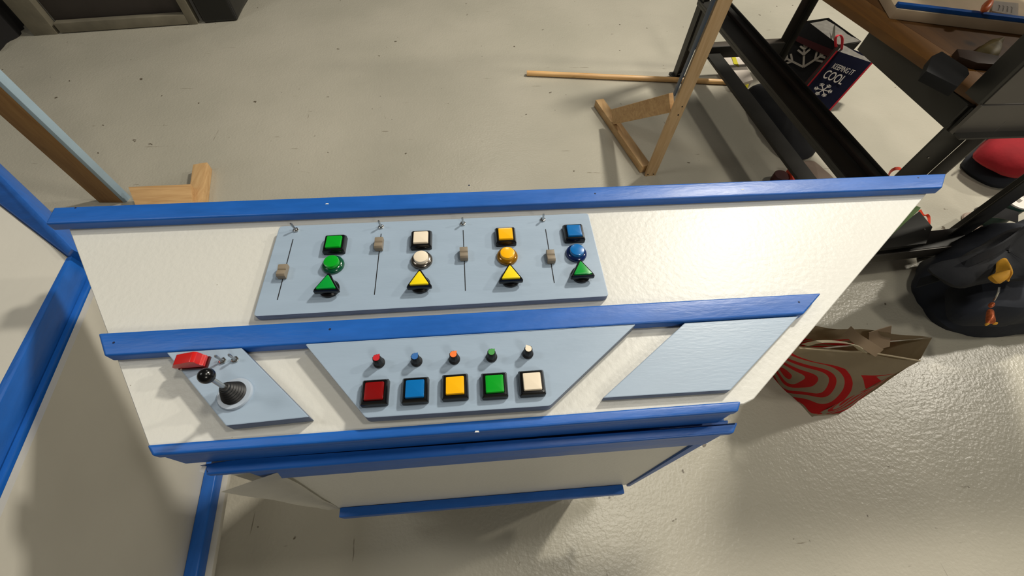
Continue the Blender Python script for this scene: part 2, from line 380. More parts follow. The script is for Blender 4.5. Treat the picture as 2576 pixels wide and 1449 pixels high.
# white work surface
surf = [(-0.696, 0.575), (-0.692, 0.530), (-0.4245, 0.152), (0.345, 0.152), (0.362, 0.158), (0.865, 0.530), (0.905, 0.575)]
wobj('work_surface', prism(surf, HT - 0.012, HT, 0.001, 1), WHITE, con)
def strip(pts, z0, z1, m=BLUE, bw=0.0035, name='trim_strip'): return wobj(name, prism(pts, z0, z1, bw, 3), m, con)
# rear, middle and front trims of the top
a0 = U((135, 521), HT + T); a1 = U((2380, 434), HT + T)
strip([(a0.x + 0.004, 0.5215), (0.873, 0.5225), (a1.x, a1.y - 0.002), (a0.x, a0.y)], HT + 0.0005, HT + T)
b0 = U((245, 838), HT + T); b1 = U((2068, 736), HT + T); b2 = U((2022, 788), HT + T); b3 = U((262, 893), HT + T)
strip([(b3.x, 0.2745), (b2.x, 0.2745), (b1.x, b1.y), (b0.x, b0.y)], HT + 0.0005, HT + T)
c0 = U((368, 1117), HT + 0.004); c1 = U((1866, 1010), HT + 0.004)
yb = (c0.y + c1.y) / 2; cy = (U((601, 1136), HT + 0.004).y + U((1700, 1042), HT + 0.004).y) / 2
c3x = U((380, 1151), HT + 0.004).x; c2x = U((1860, 1040), HT + 0.004).x
strip([(c3x, cy), (c2x, cy), (c1.x, yb), (c0.x, yb)], HT - 0.010, HT + 0.004)
zLB = W((601, 1157), (0, cy + .001), (1, 0)).z
strip([(c3x + .004, cy + .001), (c2x - .002, cy + .001), (c2x + .003, cy + .018), (c3x, cy + .018)], zLB, HT - 0.0105, BLUE, 0.0025, 'front_lip')
zD = zLB + .001
d0 = U((500, 1170), zD); d1 = U((1785, 1085), zD); dF = U((601, 1188), zD).y
print('front', yb, cy, zLB, dF, c3x, c2x, d0, d1)
r0 = W((1700, 1138), (0, dF + .014), (1, 0))
strip([(d0.x + .012, dF), (r0.x + 0.012, dF), (r0.x + 0.024, cy - 0.0005), (d0.x - .002, d0.y), (d0.x + .012, cy - 0.0005)], zD - 0.012, zD, BLUE, 0.003)
zL = W((601, 1213), (0, dF + 0.003), (1, 0)).z
strip([(d0.x + 0.055, dF + 0.003), (r0.x + 0.006, dF + 0.003), (r0.x + 0.019, dF + 0.022), (d0.x + 0.035, dF + 0.022)], zL, zD - 0.0125, BLUE, 0.003, 'front_lip')
# nail holes and knots are left to the paint; the white chip on the left end
e = U((510, 1182), zD)
wobj('paint_chip', prism([(e.x - 0.003, e.y - 0.002), (e.x + 0.0035, e.y - 0.004), (e.x + 0.004, e.y + 0.004), (e.x - 0.001, e.y + 0.005)], zD + 0.0002, zD + 0.0014), CLOTHW, con)
# apron down to the foot trim
yA = dF + 0.012
zE = 0.15
eL = W((842, 1272), (0, yA), (1, 0)); eR = W((1557, 1224), (0, yA), (1, 0)); zE = (eL.z + eR.z) / 2
aL = d0.x + 0.045; aR = eR.x + 0.012
wobj('apron_panel', box(eL.x - 0.012, eR.x + 0.012, yA, yA + 0.01, zE - 0.03, zD - 0.014), WHITE, con)
wobj('foot_trim', hexa([(eL.x, yA - .022, zE - .028), (eR.x, yA - .022, zE - .036), (eR.x, yA - .0005, zE - .036), (eL.x, yA - .0005, zE - .028)], [(eL.x, yA - .022, zE + .012), (eR.x, yA - .022, zE - .008), (eR.x, yA - .0005, zE - .008), (eL.x, yA - .0005, zE + .012)], .003), BLUE, con)
# crumpled tape on the apron's left edge
p0 = W((557, 1236), (0, yA - 0.002), (1, 0)); p1 = W((826, 1283), (0, yA - 0.002), (1, 0))
print('apron', yA, zE, eL, eR, p0, p1)
q0_ = U((556, 1236), .735)
wobj('edge_tape', patch((p1.x, yA - 0.002, p1.z), (p1.x + .028, yA - 0.002, p1.z + .01), (q0_.x + 0.085, yA - 0.008, .76), (q0_.x, q0_.y, .735), 10, 30, 0.0022, 3, None, 0.001), CLOTHW, con)
# blue trim down the apron's right edge
r1 = W((1576, 1220), (0, yA + 0.002), (1, 0))
wobj('edge_trim', hexa([(r1.x - 0.006, yA - 0.004, zE - 0.03), (r1.x + 0.004, yA - 0.004, zE - 0.03), (r1.x + 0.004, yA + 0.03, zE - 0.03), (r1.x - 0.006, yA + 0.03, zE - 0.03)],
                    [(r0.x - 0.004, yA - 0.004, zD - 0.02), (r0.x + 0.016, yA - 0.004, zD - 0.02), (r0.x + 0.016, yA + 0.03, zD - 0.02), (r0.x - 0.004, yA + 0.03, zD - 0.02)], 0.002), BLUE, con)
for p, zz in (((190, 523), T), ((1497, 487), T), ((2310, 447), T), ((286, 862), T), ((830, 828), T), ((2010, 760), T), ((1180, 466), T)):
    h = U(p, HT + zz); wobj('nail_hole', lathe([(.0016, HT + zz - .0004), (.0016, HT + zz + .0003), (0, HT + zz + .0003)], 8), mat('nail_hole_navy', (8, 22, 60), .7), con).location += Vector((h.x, h.y, 0))
for p in ((823, 513), (1868, 477), (1200, 1086)):
    h = U(p, HT + (T if p[1] < 600 else .004)); zq = h.z; wobj('paint_chip', prism([(h.x - .003, h.y - .0008), (h.x + .003, h.y - .001), (h.x + .002, h.y + .001), (h.x - .002, h.y + .0012)], zq, zq + .0004), CLOTHW, con)
# what carries it: plywood ends and rear panel below the top
wobj('rear_panel', box(-0.36, 0.30, 0.47, 0.482, 0.0, HT - 0.013), WHITE2, con)
for sx in (-0.30, 0.235):
    wobj('side_panel', box(sx, sx + 0.012, yA + 0.012, 0.469, 0.0, HT - 0.013), WHITE2, con)

# ------------------------------------------------------------------ control boards: buttons are parts, caps sub-parts
def rot_to(v): return math.atan2(v[1], v[0])
def board(label, poly, z0, z1, rnd=0.004):
    cx = sum(p[0] for p in poly) / len(poly); cyy = sum(p[1] for p in poly) / len(poly)
    t = thing('control_board', label, 'control board', (cx, cyy, z0), 0, None)
    bm = prism(poly, z0, z1, 0.0012, 2, None, rnd)
    for f in bm.faces: f.material_index = 0 if abs(f.normal.z) > 0.5 else 1
    t['_z'] = z1
    o = wobj('board_panel', bm, [GREY, GREYE], t, smooth=0); t['_z'] = 0; del t['_z']
    return t, z1
def child_at(o, t, p): o.location = Vector(p) - t.location; return o
PROTO = {}
def part(key, name, build, m, parent, loc, rz=0):
    """a mesh shared between alike pieces"""
    if key not in PROTO:
        bm = build(); me = bpy.data.meshes.new(name); bmesh.ops.recalc_face_normals(bm, faces=bm.faces[:]); bm.to_mesh(me); bm.free(); me.materials.append(m); shade(me, 35); PROTO[key] = me
    return link(bpy.data.objects.new(name, PROTO[key]), parent, loc, rz)
def sq_ring(h, s0, s1, z):    # rounded square ring
    r = s0 * 0.14; pts = []
    for cx, cyy, a in ((1, 1, 0), (-1, 1, 90), (-1, -1, 180), (1, -1, 270)):
        for k in range(5):
            t = math.radians(a + k * 22.5); pts.append((cx * (s0 - r) + r * math.cos(t), cyy * (s0 - r) + r * math.sin(t), z))
    return pts
def loft(rings):
    bm = bmesh.new(); prev = None
    for R in rings:
        ring = [bm.verts.new(p) for p in R]
        if prev:
            for i in range(len(ring)): bm.faces.new((prev[i], prev[(i + 1) % len(ring)], ring[(i + 1) % len(ring)], ring[i]))
        else: bm.faces.new(ring[::-1])
        prev = ring
    bm.faces.new(prev); return bm
def sq_bezel(): return loft([sq_ring(0, .0172, 0, 0), sq_ring(0, .0172, 0, .0065), sq_ring(0, .0150, 0, .0105), sq_ring(0, .0128, 0, .0108), sq_ring(0, .0124, 0, .0085)])
def sq_cap(): return loft([sq_ring(0, .0120, 0, 0), sq_ring(0, .0120, 0, .0035), sq_ring(0, .0112, 0, .0050), sq_ring(0, .0085, 0, .0054)])
def rd_bezel(): return lathe([(.0172, 0), (.0174, .0025), (.0164, .0048), (.0142, .0066), (.0128, .0072), (.0123, .0060)], 48)
def rd_cap(): return lathe([(.0117, 0), (.0117, .0056), (.0111, .0066), (.0100, .0070), (0, .0070)], 48)
def tri_ring(s, z, r=None):   # s = circumradius
    r = r if r is not None else s * 0.09; pts = []
    for k in range(3):
        a = math.radians(90 + 120 * k); c = Vector((math.cos(a), math.sin(a))) * (s - 2 * r)
        for j in range(5):
            t = a + math.radians(-60 + 30 * j); pts.append((c.x + r * math.cos(t), c.y + r * math.sin(t), z))
    return pts
def tri_bezel():
    bm = loft([tri_ring(.0225, .0065), tri_ring(.0235, .0075), tri_ring(.0235, .0125), tri_ring(.0215, .0150), tri_ring(.0185, .0150), tri_ring(.0180, .0132)])
    l2 = lathe([(.0150, 0), (.0152, .004), (.0130, .0066)], 36); me = bpy.data.meshes.new('t'); l2.to_mesh(me); l2.free(); bm.from_mesh(me); bpy.data.meshes.remove(me); return bm
def tri_cap(): return loft([tri_ring(.0175, 0), tri_ring(.0175, .0030), tri_ring(.0165, .0040), tri_ring(.0150, .0043)])
def button(t, z, px, shape, col, colm, bz=None, bzm=None, rz=0):
    capz = {'square': .013, 'round': .014, 'triangle': .0175}[shape]
    p = U(px, z + capz); loc = Vector((p.x, p.y, z)) - t.location
    fb, fc, zc = {'square': (sq_bezel, sq_cap, .0085), 'round': (rd_bezel, rd_cap, .0060), 'triangle': (tri_bezel, tri_cap, .0132)}[shape]
    m = bzm or BLACK
    o = part((shape, 'b', m.name), 'push_button', fb, m, t, loc, rz); o['label'] = '%s %s push button in %s bezel' % (col, shape, bz or 'black')
    c = part((shape, 'c', colm.name), 'button_cap', fc, colm, o, (0, 0, zc)); return o
def toggle(t, z, px, lean=(0, 0)):
    p = U(px, z + .002); o = part('tnut', 'toggle_switch', lambda: loft([[(r * math.cos(math.radians(60 * k)), r * math.sin(math.radians(60 * k)), zz) for k in range(6)] for r, zz in ((.0046, 0), (.0048, .0004), (.0048, .0022), (.0038, .0028))]), CHROME, t, Vector((p.x, p.y, z)) - t.location, .3)
    bm = tube([(0, 0, .0025), (lean[0] * .004, lean[1] * .004, .006), (lean[0] * .009, lean[1] * .009, .0140), (lean[0] * .01, lean[1] * .01, .016)], [.0028, .0015, .0020, .0013], 12)
    obj('switch_lever', bm, STEEL, o, (0, 0, 0), -.3); return o
def rod(t, z, px_a, px_b, px_k):
    a = U(px_a, z); b = U(px_b, z); d = (b - a); ang = rot_to(d) + math.pi / 2
    bm = box(-.0006, .0006, -d.length / 2, d.length / 2, 0, .0004); mid = (a + b) / 2
    obj('slider_slot', bm, SLOT, t, Vector((mid.x, mid.y, z)) - t.location, ang)
    k = U(px_k, z + .009); tt = max(0, min(1, (k - a).dot(d) / d.length_squared)); q = a + d * tt
    bm = bmesh.new(); w = .0064
    prof = [(-.0115, .0), (-.0115, .0075), (-.0085, .0105), (-.0025, .0098), (-.0006, .0088), (0, .0078), (.0006, .0088), (.0025, .0098), (.0085, .0105), (.0115, .0080), (.0115, 0)]
    L1 = [bm.verts.new((-w, y, zz + .0012)) for y, zz in prof]; L2 = [bm.verts.new((w, y, zz + .0012)) for y, zz in prof]
    bm.faces.new(L1); bm.faces.new(L2[::-1])
    for i in range(len(prof)):
        j = (i + 1) % len(prof); bm.faces.new((L1[i], L1[j], L2[j], L2[i]))
    bevel(bm, .0007, 2, [e for e in bm.edges if e.calc_face_angle(0) > 0.9])
    obj('slider_knob', bm, TAUPE, t, Vector((q.x, q.y, z)) - t.location, ang, smooth=30)

# rear board
zb = HT + .0125
poly = [U(p, zb)[:2] for p in ((636.6, 796), (1532, 745), (1480, 536), (703, 569))]
tb, z = board('long pale blue-grey board behind the middle blue trim with sliders and triangle buttons', poly, HT + .0003, zb, .007)
for px, c, m in (((838.5, 607), 'green', CG), ((1058, 596), 'ivory', CW), ((1271.8, 587), 'yellow', CO), ((1445, 579), 'blue', CB)): button(tb, z, px, 'square', c, m)
for px, c, m, bz, bmat in (((831.6, 655), 'green', CG, 'green', GB), ((1058, 643), 'ivory', CW, 'silver', SB), ((1276.4, 633.5), 'yellow', CO, 'amber', YB), ((1452.6, 626), 'blue', CB, 'dark blue', BB)): button(tb, z, px, 'round', c, m, bz, bmat)
for px, c, m, r in (((820, 712.5), 'green', CGT, 0), ((1053.8, 702.6), 'yellow', CT, 0), ((1284.5, 687.5), 'yellow', CT, 0), ((1465, 677), 'green', CGT, 0)): button(tb, z, px, 'triangle', c, m, None, None, r)
for a, b, k in (((737.4, 601.8), (698, 754), (712, 679)), ((959, 588), (942, 741.5), (953.7, 610)), ((1165.2, 579), (1171, 731.6), (1165.8, 635)), ((1372.4, 577), (1394.4, 711.5), (1385.7, 642))): rod(tb, z, a, b, k)
for px, ln in (((744, 577.5), (-.3, .1)), ((958.5, 569.5), (-.1, 0)), ((1164.6, 561.5), (0, 0)), ((1366, 551.5), (0, 0))): toggle(tb, z, px, ln)
# joystick board
zb = HT + .019
poly = [U(p, zb)[:2] for p in ((568, 1071), (776, 1047), (596, 876), (400, 880))]
k0 = U((418, 908), zb); k1 = U((608, 887), zb)
poly = [U((568, 1071), zb)[:2], U((778, 1049), zb)[:2], (k1.x - .002, .2735), (k0.x - .004, .2735)]
tj, z = board('slanted pale blue-grey board at left with a black joystick', poly, HT + .0003, zb, 0)
toggle(tj, z, (558.9, 907), (-.2, .1)); toggle(tj, z, (590.4, 904), (-.1, .1))
# joystick
jc = U((593, 992), z); jl = jc - tj.location
js = obj('joystick', lathe([(.0212, 0), (.0214, .002), (.0202, .0042), (.0155, .0048)], 48), mat('satin_silver', (168, 180, 194), 0.38), tj, jl)
bt = U((580, 985), z)
prof = [(.0152, .0045)]
zz = .0045
for k in range(6):
    r = .0154 - k * .0014; prof += [(r, zz + .0014), (r - .0018, zz + .0030)]; zz += .0034
prof += [(.0062, zz + .002), (.005, zz + .003), (0, zz + .003)]
obj('joystick_boot', lathe(prof, 40), BLACKM, js)
zt = VZ((519, 946), (jc.x, jc.y)) - z
obj('joystick_shaft', lathe([(.0030, zz), (.0030, zt), (0, zt)], 20), STEEL, js)
obj('ball_knob', lathe([(.0093 * math.sin(math.pi * k / 16), zt - .0093 * math.cos(math.pi * k / 16)) for k in range(17)], 32), BLACK, js)
# guarded switch
g0 = U((446, 933), z); g1 = U((524, 926), z); gy = g0.y
gx0, gx1 = g0.x, g1.x; gl = Vector(((gx0 + gx1) / 2, gy + .0085, z)) - tj.location
hw = (gx1 - gx0) / 2
gs = obj('guarded_switch', box(-hw + .003, hw, -.0085, .0085, 0, .004, .0008), DREDP, tj, gl)
prof = [(-hw - .001, .0040), (-hw - .002, .0085), (-hw + .004, .0165), (hw - .011, .0225), (hw - .006, .0210), (hw - .005, .0120), (hw - .001, .0105), (hw - .001, .0055), (-hw + .010, .0050)]
bm = bmesh.new(); A = [bm.verts.new((x, -.0075, q)) for x, q in prof]; B = [bm.verts.new((x, .0075, q)) for x, q in prof]
bm.faces.new(A); bm.faces.new(B[::-1])
for i in range(len(prof)): bm.faces.new((A[i], A[(i + 1) % len(prof)], B[(i + 1) % len(prof)], B[i]))
bevel(bm, .0011, 2, [e for e in bm.edges if e.calc_face_angle(0) > 0.5]); o = obj('switch_guard', bm, REDP, gs); o['label'] = 'red flip-up guard'
obj('hinge_pin', tube([(-hw + .008, -.0092, .0045), (-hw + .008, .0092, .0045)], .0014, 10), CHROME, gs)
# middle board
zb = HT + .0195
poly = [U((919.8, 1051.5), zb)[:2], U((1384, 1021), zb)[:2], (U((1606, 834.5), zb).x, .2735), (U((763, 884), zb).x, .2735)]
tm, z = board('middle pale blue-grey board with five large square buttons and rotary knobs', poly, HT + .0003, zb, .004)
for px, c, m in (((939.8, 982.6), 'red', CR), ((1042.6, 977), 'blue', CB), ((1143.9, 968.5), 'yellow', CO), ((1243.9, 964.6), 'green', CG), ((1338.9, 958.5), 'ivory', CW)): button(tm, z, px, 'square', c, m)
for px, c, m, a in (((954.6, 913.5), 'red', KR, -.6), ((1048.7, 910), 'blue', KB, -.6), ((1143.3, 904.7), 'orange', KO, -.7), ((1236.7, 899), 'green', KG, -.8), ((1327.6, 890.8), 'ivory', KW, .5)):
    p = U(px, z)
    def kn():
        bm = bmesh.new(); n = 36; prev = None
        for r, q, rib in ((.0077, 0, 0), (.0079, .0015, 0), (.0074, .0036, 0), (.0062, .0046, 1), (.0052, .0172, 1), (.0049, .0178, 0), (.0044, .0174, 0)):
            ring = [bm.verts.new(((r + (.0003 if rib and k % 4 < 2 else 0)) * math.cos(2 * math.pi * k / n), (r + (.0003 if rib and k % 4 < 2 else 0)) * math.sin(2 * math.pi * k / n), q)) for k in range(n)]
            if prev:
                for k in range(n): bm.faces.new((prev[k], prev[(k + 1) % n], ring[(k + 1) % n], ring[k]))
            else: bm.faces.new(ring[::-1])
            prev = ring
        bm.faces.new(prev); return bm
    def ins():
        pts = [(.0038 * math.cos(t), .0038 * math.sin(t)) for t in [math.radians(135 + k * 15) for k in range(19)]] + [(0.0005, .0056)]
        pts = [(.0044 * math.cos(math.radians(125 + k * 14.5)), .0044 * math.sin(math.radians(125 + k * 14.5))) for k in range(21)] + [(.0003, .0066)]
        return prism(pts, .0174, .0186)
    o = part('knob', 'rotary_knob', kn, BLACKM, tm, Vector((p.x, p.y, z)) - tm.location, a); o['label'] = '%s-topped black rotary knob' % c
    part('ins' + c, 'knob_insert', ins, m, o, (0, 0, 0))
# right board, empty
zb = HT + .0135
poly = [U((1516.7, 1001), zb)[:2], U((1838, 981), zb)[:2], (U((2012, 800), zb).x, .2735), (U((1724, 817), zb).x, .2735)]
tr, z = board('bare slanted pale blue-grey board at right with nothing mounted on it', poly, HT + .0003, zb, 0)

# ------------------------------------------------------------------ left console, cut by the frame
zs = .72
lc = thing('control_console', 'second white and blue console at the left edge, turned sideways', 'console', (-1.0, .45, 0))
K = U((170, 640), zs); I0 = U((108, 760), zs); fold = [U(p, zs) for p in ((184, 640), (132, 760), (0, 1013))]
inn = [U(p, zs) for p in ((166, 648), (108, 760), (49, 880), (0, 962))]
far = U((0, 520), zs)
dirC = (inn[3] - inn[0]).normalized(); end = inn[0] + dirC * 0.75; endf = fold[0] + (fold[2] - fold[0]).normalized() * 0.75
dirA = (far - inn[0]).normalized(); farA = inn[0] + dirA * 0.9
o1 = U((0, 440), zs + .02); k1 = U((183, 628), zs + .02); dA2 = (o1 - k1).normalized(); farB = k1 + dA2 * 0.9
wobj('work_surface', prism([inn[0][:2], end[:2], (end.x - .5, end.y + .0), farA[:2]], zs - .014, zs - .002), WHITE2, lc)
wobj('trim_strip', prism([inn[0][:2], fold[0][:2], endf[:2], end[:2]], zs - .06, zs, .003), BLUEY, lc)
wobj('trim_strip', hexa([(inn[0].x, inn[0].y, zs - .02), (k1.x + .01, k1.y + .01, zs - .06), (farB.x, farB.y, zs - .06), (farA.x, farA.y, zs - .02)],
     [(inn[0].x + .002, inn[0].y + .004, zs), (k1.x, k1.y, zs + .02), (farB.x, farB.y, zs + .02), (farA.x, farA.y + .004, zs)], .003), BLUE, lc)
nrm = Vector((-dirC.y, dirC.x, 0)); 
dF0 = fold[0]; dfd = (fold[2] - fold[0]).normalized(); side = Vector((-dfd.y, dfd.x, 0))
if side.x < 0: side = -side
g = W((187, 760), fold[0], dfd[:2]); zg = g.z
wobj('front_lip', prism([(fold[0] - side * .02)[:2], fold[0][:2], endf[:2], (endf - side * .02)[:2]], zg, zs - .061, .002), BLUEY, lc)
z1 = W((193, 760), fold[0], dfd[:2]).z
off = (U((204, 760), z1) - fold[0]).dot(side)
f0 = fold[0] + side * off; f1 = endf + side * off
z2 = (W((95, 1110), f0, dfd[:2]).z + W((190, 880), f0, dfd[:2]).z) / 2
print('left console', zg, z1, z2, off)
wobj('trim_strip', prism([(f0 - side * .03)[:2], f0[:2], f1[:2], (f1 - side * .03)[:2]], z2, z1, .003), BLUEY, lc)
wobj('gap_shade_strip', prism([(fold[0] - side * .04)[:2], (fold[0] - side * .022)[:2], (endf - side * .022)[:2], (endf - side * .04)[:2]], z1 - .02, zg + .01), SLOT, lc)  # black strip standing in for the shade inside the gap
g0_, g1_ = U((525, 1200), .2), U((476, 1449), .2); ad = (g1_ - g0_).normalized(); sd = Vector((-ad.y, ad.x, 0)); sd = sd if sd.x > 0 else -sd
gi0 = U((508, 1205), .2); wi = (gi0 - g0_).dot(sd); ga, gb = g0_ - ad * .42, g1_ + ad * .25
wobj('apron_panel', prism([(ga + sd * (wi - .012))[:2], (ga + sd * wi)[:2], (gb + sd * wi)[:2], (gb + sd * (wi - .012))[:2]], .12, z1 - .005), WHITE2, lc)
wobj('foot_trim', prism([(g0_ - ad * .12 + sd * (wi + .0005))[:2], (g0_ - ad * .12 + sd * .017)[:2], (gb + sd * .017)[:2], (gb + sd * (wi + .0005))[:2]], .165, .2, .005, 3), BLUEY, lc)
wobj('foot_edge', prism([(g0_ - ad * .12 + sd * (wi + .0005))[:2], (g0_ - ad * .12 + sd * .028)[:2], (gb + sd * .032)[:2], (gb + sd * (wi + .0005))[:2]], .150, .164, .001), WHITE2, lc)
for kk in (.25, .8): wobj('leg', prism([(ga - sd * .16 + ad * kk)[:2], (ga - sd * .12 + ad * kk)[:2], (ga - sd * .12 + ad * (kk + .04))[:2], (ga - sd * .16 + ad * (kk + .04))[:2]], 0, zs - .02), PINE, lc)
# upright wall flat jack left (post, foot, brace)
# ------------------------------------------------------------------ timber jacks
lj = thing('timber_jack', 'pine jack at the left with an orange-brown upright and pale blue edge', 'stand', (-1.57, 1.46, 0))
b_ = U((250, 510), .0); b2_ = U((310, 510), .0)
zt_ = .95
wobj('post', hexa([(b_.x, b_.y, 0), (b2_.x, b2_.y, 0), (b2_.x + .012, b2_.y + .03, 0), (b_.x + .01, b_.y + .03, 0)], [(b_.x + .012, b_.y - .02, zt_), (b2_.x + .012, b2_.y - .02, zt_), (b2_.x + .024, b2_.y + .01, zt_), (b_.x + .02, b_.y + .01, zt_)], .002), PINEO, lj)
wobj('painted_edge', hexa([(b2_.x + .001, b2_.y, 0), (b2_.x + .014, b2_.y + .004, 0), (b2_.x + .02, b2_.y + .034, 0), (b2_.x + .012, b2_.y + .03, 0)], [(b2_.x + .013, b2_.y - .02, zt_), (b2_.x + .026, b2_.y - .016, zt_), (b2_.x + .032, b2_.y + .014, zt_), (b2_.x + .024, b2_.y + .01, zt_)], .001), PALE, lj)
q = [U(p, .14) for p in ((318, 470), (474, 463), (474, 512), (330, 515))]
wobj('brace', prism([U(p, .07)[:2] for p in ((322, 470), (480, 463), (484, 530), (350, 540))][::-1], .046, .07, .002), PINEX, lj)
q0 = U((503, 410), .045); q1 = U((488, 520), .045)
wobj('foot', beam((q0.x, q0.y, .0225), (q0.x + (q1.x - q0.x) * 2.2, q0.y + (q1.y - q0.y) * 2.2, .0225), .062, .045, (0, 0, 1), .006), PINEY, lj)

rj = thing('timber_jack', 'pine jack in front of the steel bench, tall post with triangular foot', 'stand', (.835, 1.51, 0))
P0 = U((1622, 444), 0); P1 = U((1649, 441), 0); wv = (P1 - P0); 
zt_ = 1.0
t0 = Vector((P0.x + .022, P0.y - .01, zt_)); t1 = t0 + wv
wobj('post', hexa([P0, P1, P1 + Vector((.004, .022, 0)), P0 + Vector((.004, .022, 0))], [t0, t1, t1 + Vector((.004, .022, 0)), t0 + Vector((.004, .022, 0))], .0015), PINE, rj)
wobj('painted_edge', hexa([P0 + Vector((-.004, .004, .42)), P0 + Vector((0.002, .004, .42)), P0 + Vector((0.006, .024, .42)), P0 + Vector((-.002, .024, .42))],
     [t0 + Vector((-.010, .004, 0)), t0 + Vector((-.002, .004, 0)), t0 + Vector((.002, .026, 0)), t0 + Vector((-.010, .026, 0))], .001), DKEDGE, rj)
fa = U((1508, 250), .04); fb = U((1622, 436), .04)
wobj('foot', beam((fa.x, fa.y, .021), (P0.x + .005, P0.y + .03, .021), .048, .040, (0, 0, 1), .002), PINEY, rj)
br = U((1542, 302), .05)
zb_ = VZ((1693, 268), (.835, 1.51))
wobj('brace', beam((br.x, br.y, .07), (P0.x + .014, P0.y + .035, zb_), .022, .075, (0, 0, 1), .002), PINEX, rj)
for (a, b) in (((1652, 266), None), ((1656, 0), None)): pass
sc_ = [(1716, 268), (1706, 289), (1630, 439), (1644, 438)]
for p in sc_:
    s_ = W(p, (P0.x + .01, P0.y - .003), wv[:2])
    obj('screw_hole', lathe([(.0032, -.0005), (.0032, .0008), (0, .0008)], 12), SLOT, rj, Vector((s_.x, s_.y - .0005, s_.z)) - rj.location).rotation_euler = (math.pi / 2, 0, 0)

# dowel on the floor
da = U((1325, 185), .012); db = U((1835, 208), .012)
o = wobj('wooden_dowel', tube([da, da.lerp(db, .5), db], .0145, 20), DOWEL); o.location.z = 0.0; tag(o, 'long round pine dowel lying on the floor behind the jack', 'dowel')
# ------------------------------------------------------------------ steel workbench
BX, BY, BR = 1.30, .905, math.radians(3.9)
wb = thing('steel_workbench', 'dark grey steel workbench with a brown wooden top at upper right', 'workbench', (BX, BY, 0), BR)
def L(p): return Vector((math.cos(BR) * p[0] - math.sin(BR) * p[1] + BX, math.sin(BR) * p[0] + math.cos(BR) * p[1] + BY, p[2]))
def bb(name, x0, x1, y0, y1, z0, z1, m=IRON, bw=.002, parent=wb):
    bm = box(x0, x1, y0, y1, z0, z1, bw); c = Vector(((x0 + x1) / 2, (y0 + y1) / 2, (z0 + z1) / 2)); bmesh.ops.translate(bm, vec=-c, verts=bm.verts[:])
    return obj(name, bm, m, parent, c)
def angle_leg(x, y, sx, sy, z1, w=.075, d=.05):
    bm = bmesh.new(); pts = [(0, 0), (w * sx, 0), (w * sx, .006 * sy), (.006 * sx, .006 * sy), (.006 * sx, d * sy), (0, d * sy)]
    nb = prism([(p[0], p[1]) for p in (pts if sx * sy > 0 else pts[::-1])], 0, z1, .001, 1)
    return obj('leg', nb, IRON, wb, (x, y, 0))
ZT = .79; LN = 1.47; WD = .66
# near-left leg is a broad folded plate
nb = prism([(0, 0), (.115, 0), (.115, .04), (.109, .04), (.109, .006), (.0, .006)], 0, ZT - .02, .001, 1); obj('leg', nb, IRON, wb, (0, -.0, 0))
bb('leg_flange', .1155, .121, -.036, .0, 0, ZT - .05, IRONL, .001)
angle_leg(-.0, LN, 1, -1, 1.3, .06, .05); angle_leg(WD, 0, -1, 1, ZT - .03, .09, .06); angle_leg(WD, LN, -1, -1, 1.3, .06, .05)
bb('foot_pad', -.015, .06, LN - .06, LN + .015, 0, .012); 
# side stretcher: channel at .4
obj('stretcher', prism([(0, 0), (0, 0)], 0, 0) if False else (lambda: (lambda b: b)(box(-.005, .155, .04, LN, .385, .4, .002)))(), IRON, wb)
bb('stretcher_lip', .095, .105, .04, LN, .401, .415, mat('rust_brown_steel', (38, 28, 20), .6), .001)
bb('stretcher_lip', -.006, .001, .04, LN, .40, .412); bb('stretcher_lip', .15, .157, .04, LN, .40, .412)
# lower shelf rail
bb('shelf_rail', .13, .215, .30, LN - .02, .135, .15, IRON)
# end rails
bb('end_rail', .06, WD - .06, LN - .05, LN - .0, .17, .185, mat('brown_steel', (62, 54, 44), .6)); bb('end_rail_face', .06, WD - .06, LN - .056, LN - .0505, .12, .185)
r_ = bb('end_rail', .10, WD - .02, -.045, .035, .148, .154); bb('end_rail_face', .10, WD - .02, -.052, -.0455, .10, .154, IRONL)
# corner plate between end rail and shelf
cp = [U(p, .2) for p in ((2313, 531), (2346, 571), (2330, 612), (2180, 630))]
wobj('corner_plate', prism([p[:2] for p in (cp[3], cp[2], cp[1], cp[0])], .185, .2, .001), IRON, wb)
# gussets at the far-left leg
nb = hexa([(.007, LN - .2, .38), (.012, LN - .2, .38), (.012, LN - .06, .38), (.007, LN - .06, .38)], [(.007, LN - .1, .18), (.012, LN - .1, .18), (.012, LN - .06, .18), (.007, LN - .06, .18)]); obj('gusset', nb, IRON, wb)
nb = prism([(0.06, LN - .01), (.16, LN - .01), (.16, LN), (.06, LN)], .20, .38); obj('gusset', nb, IRON, wb)
# wooden top with its edge board, steel plate under the edge
ca = U((2480, 252), ZT); cb = U((2105, 0), ZT); dd = (cb - ca).normalized(); nr = Vector((dd.y, -dd.x, 0))
farp = ca + dd * 1.3
wobj('edge_board', prism([ca[:2], (ca + nr * .095)[:2], (farp + nr * .095)[:2], farp[:2]], ZT - .022, ZT + .001, .001), TOP2, wb)
wobj('bench_top', prism([(ca + nr * .098)[:2], (ca + nr * .78)[:2], (farp + nr * .78)[:2], (farp + nr * .098)[:2]], ZT - .022, ZT, .001), TOP, wb)
pl = U((2197, 66), ZT - .024); zl = VZ((2159, 126), (pl.x, pl.y)); 
pe = ca + dd * -.0
wobj('side_plate', hexa([(pe.x - .01, pe.y, zl), (pe.x + .004, pe.y, zl), (pl.x + .014, pl.y, zl), (pl.x, pl.y, zl)], [(pe.x - .01, pe.y, ZT - .024), (pe.x + .004, pe.y, ZT - .024), (pl.x + .014, pl.y, ZT - .024), (pl.x, pl.y, ZT - .024)], .001), IRON, wb)
print('plate z', zl, 'corner', ca, pl)
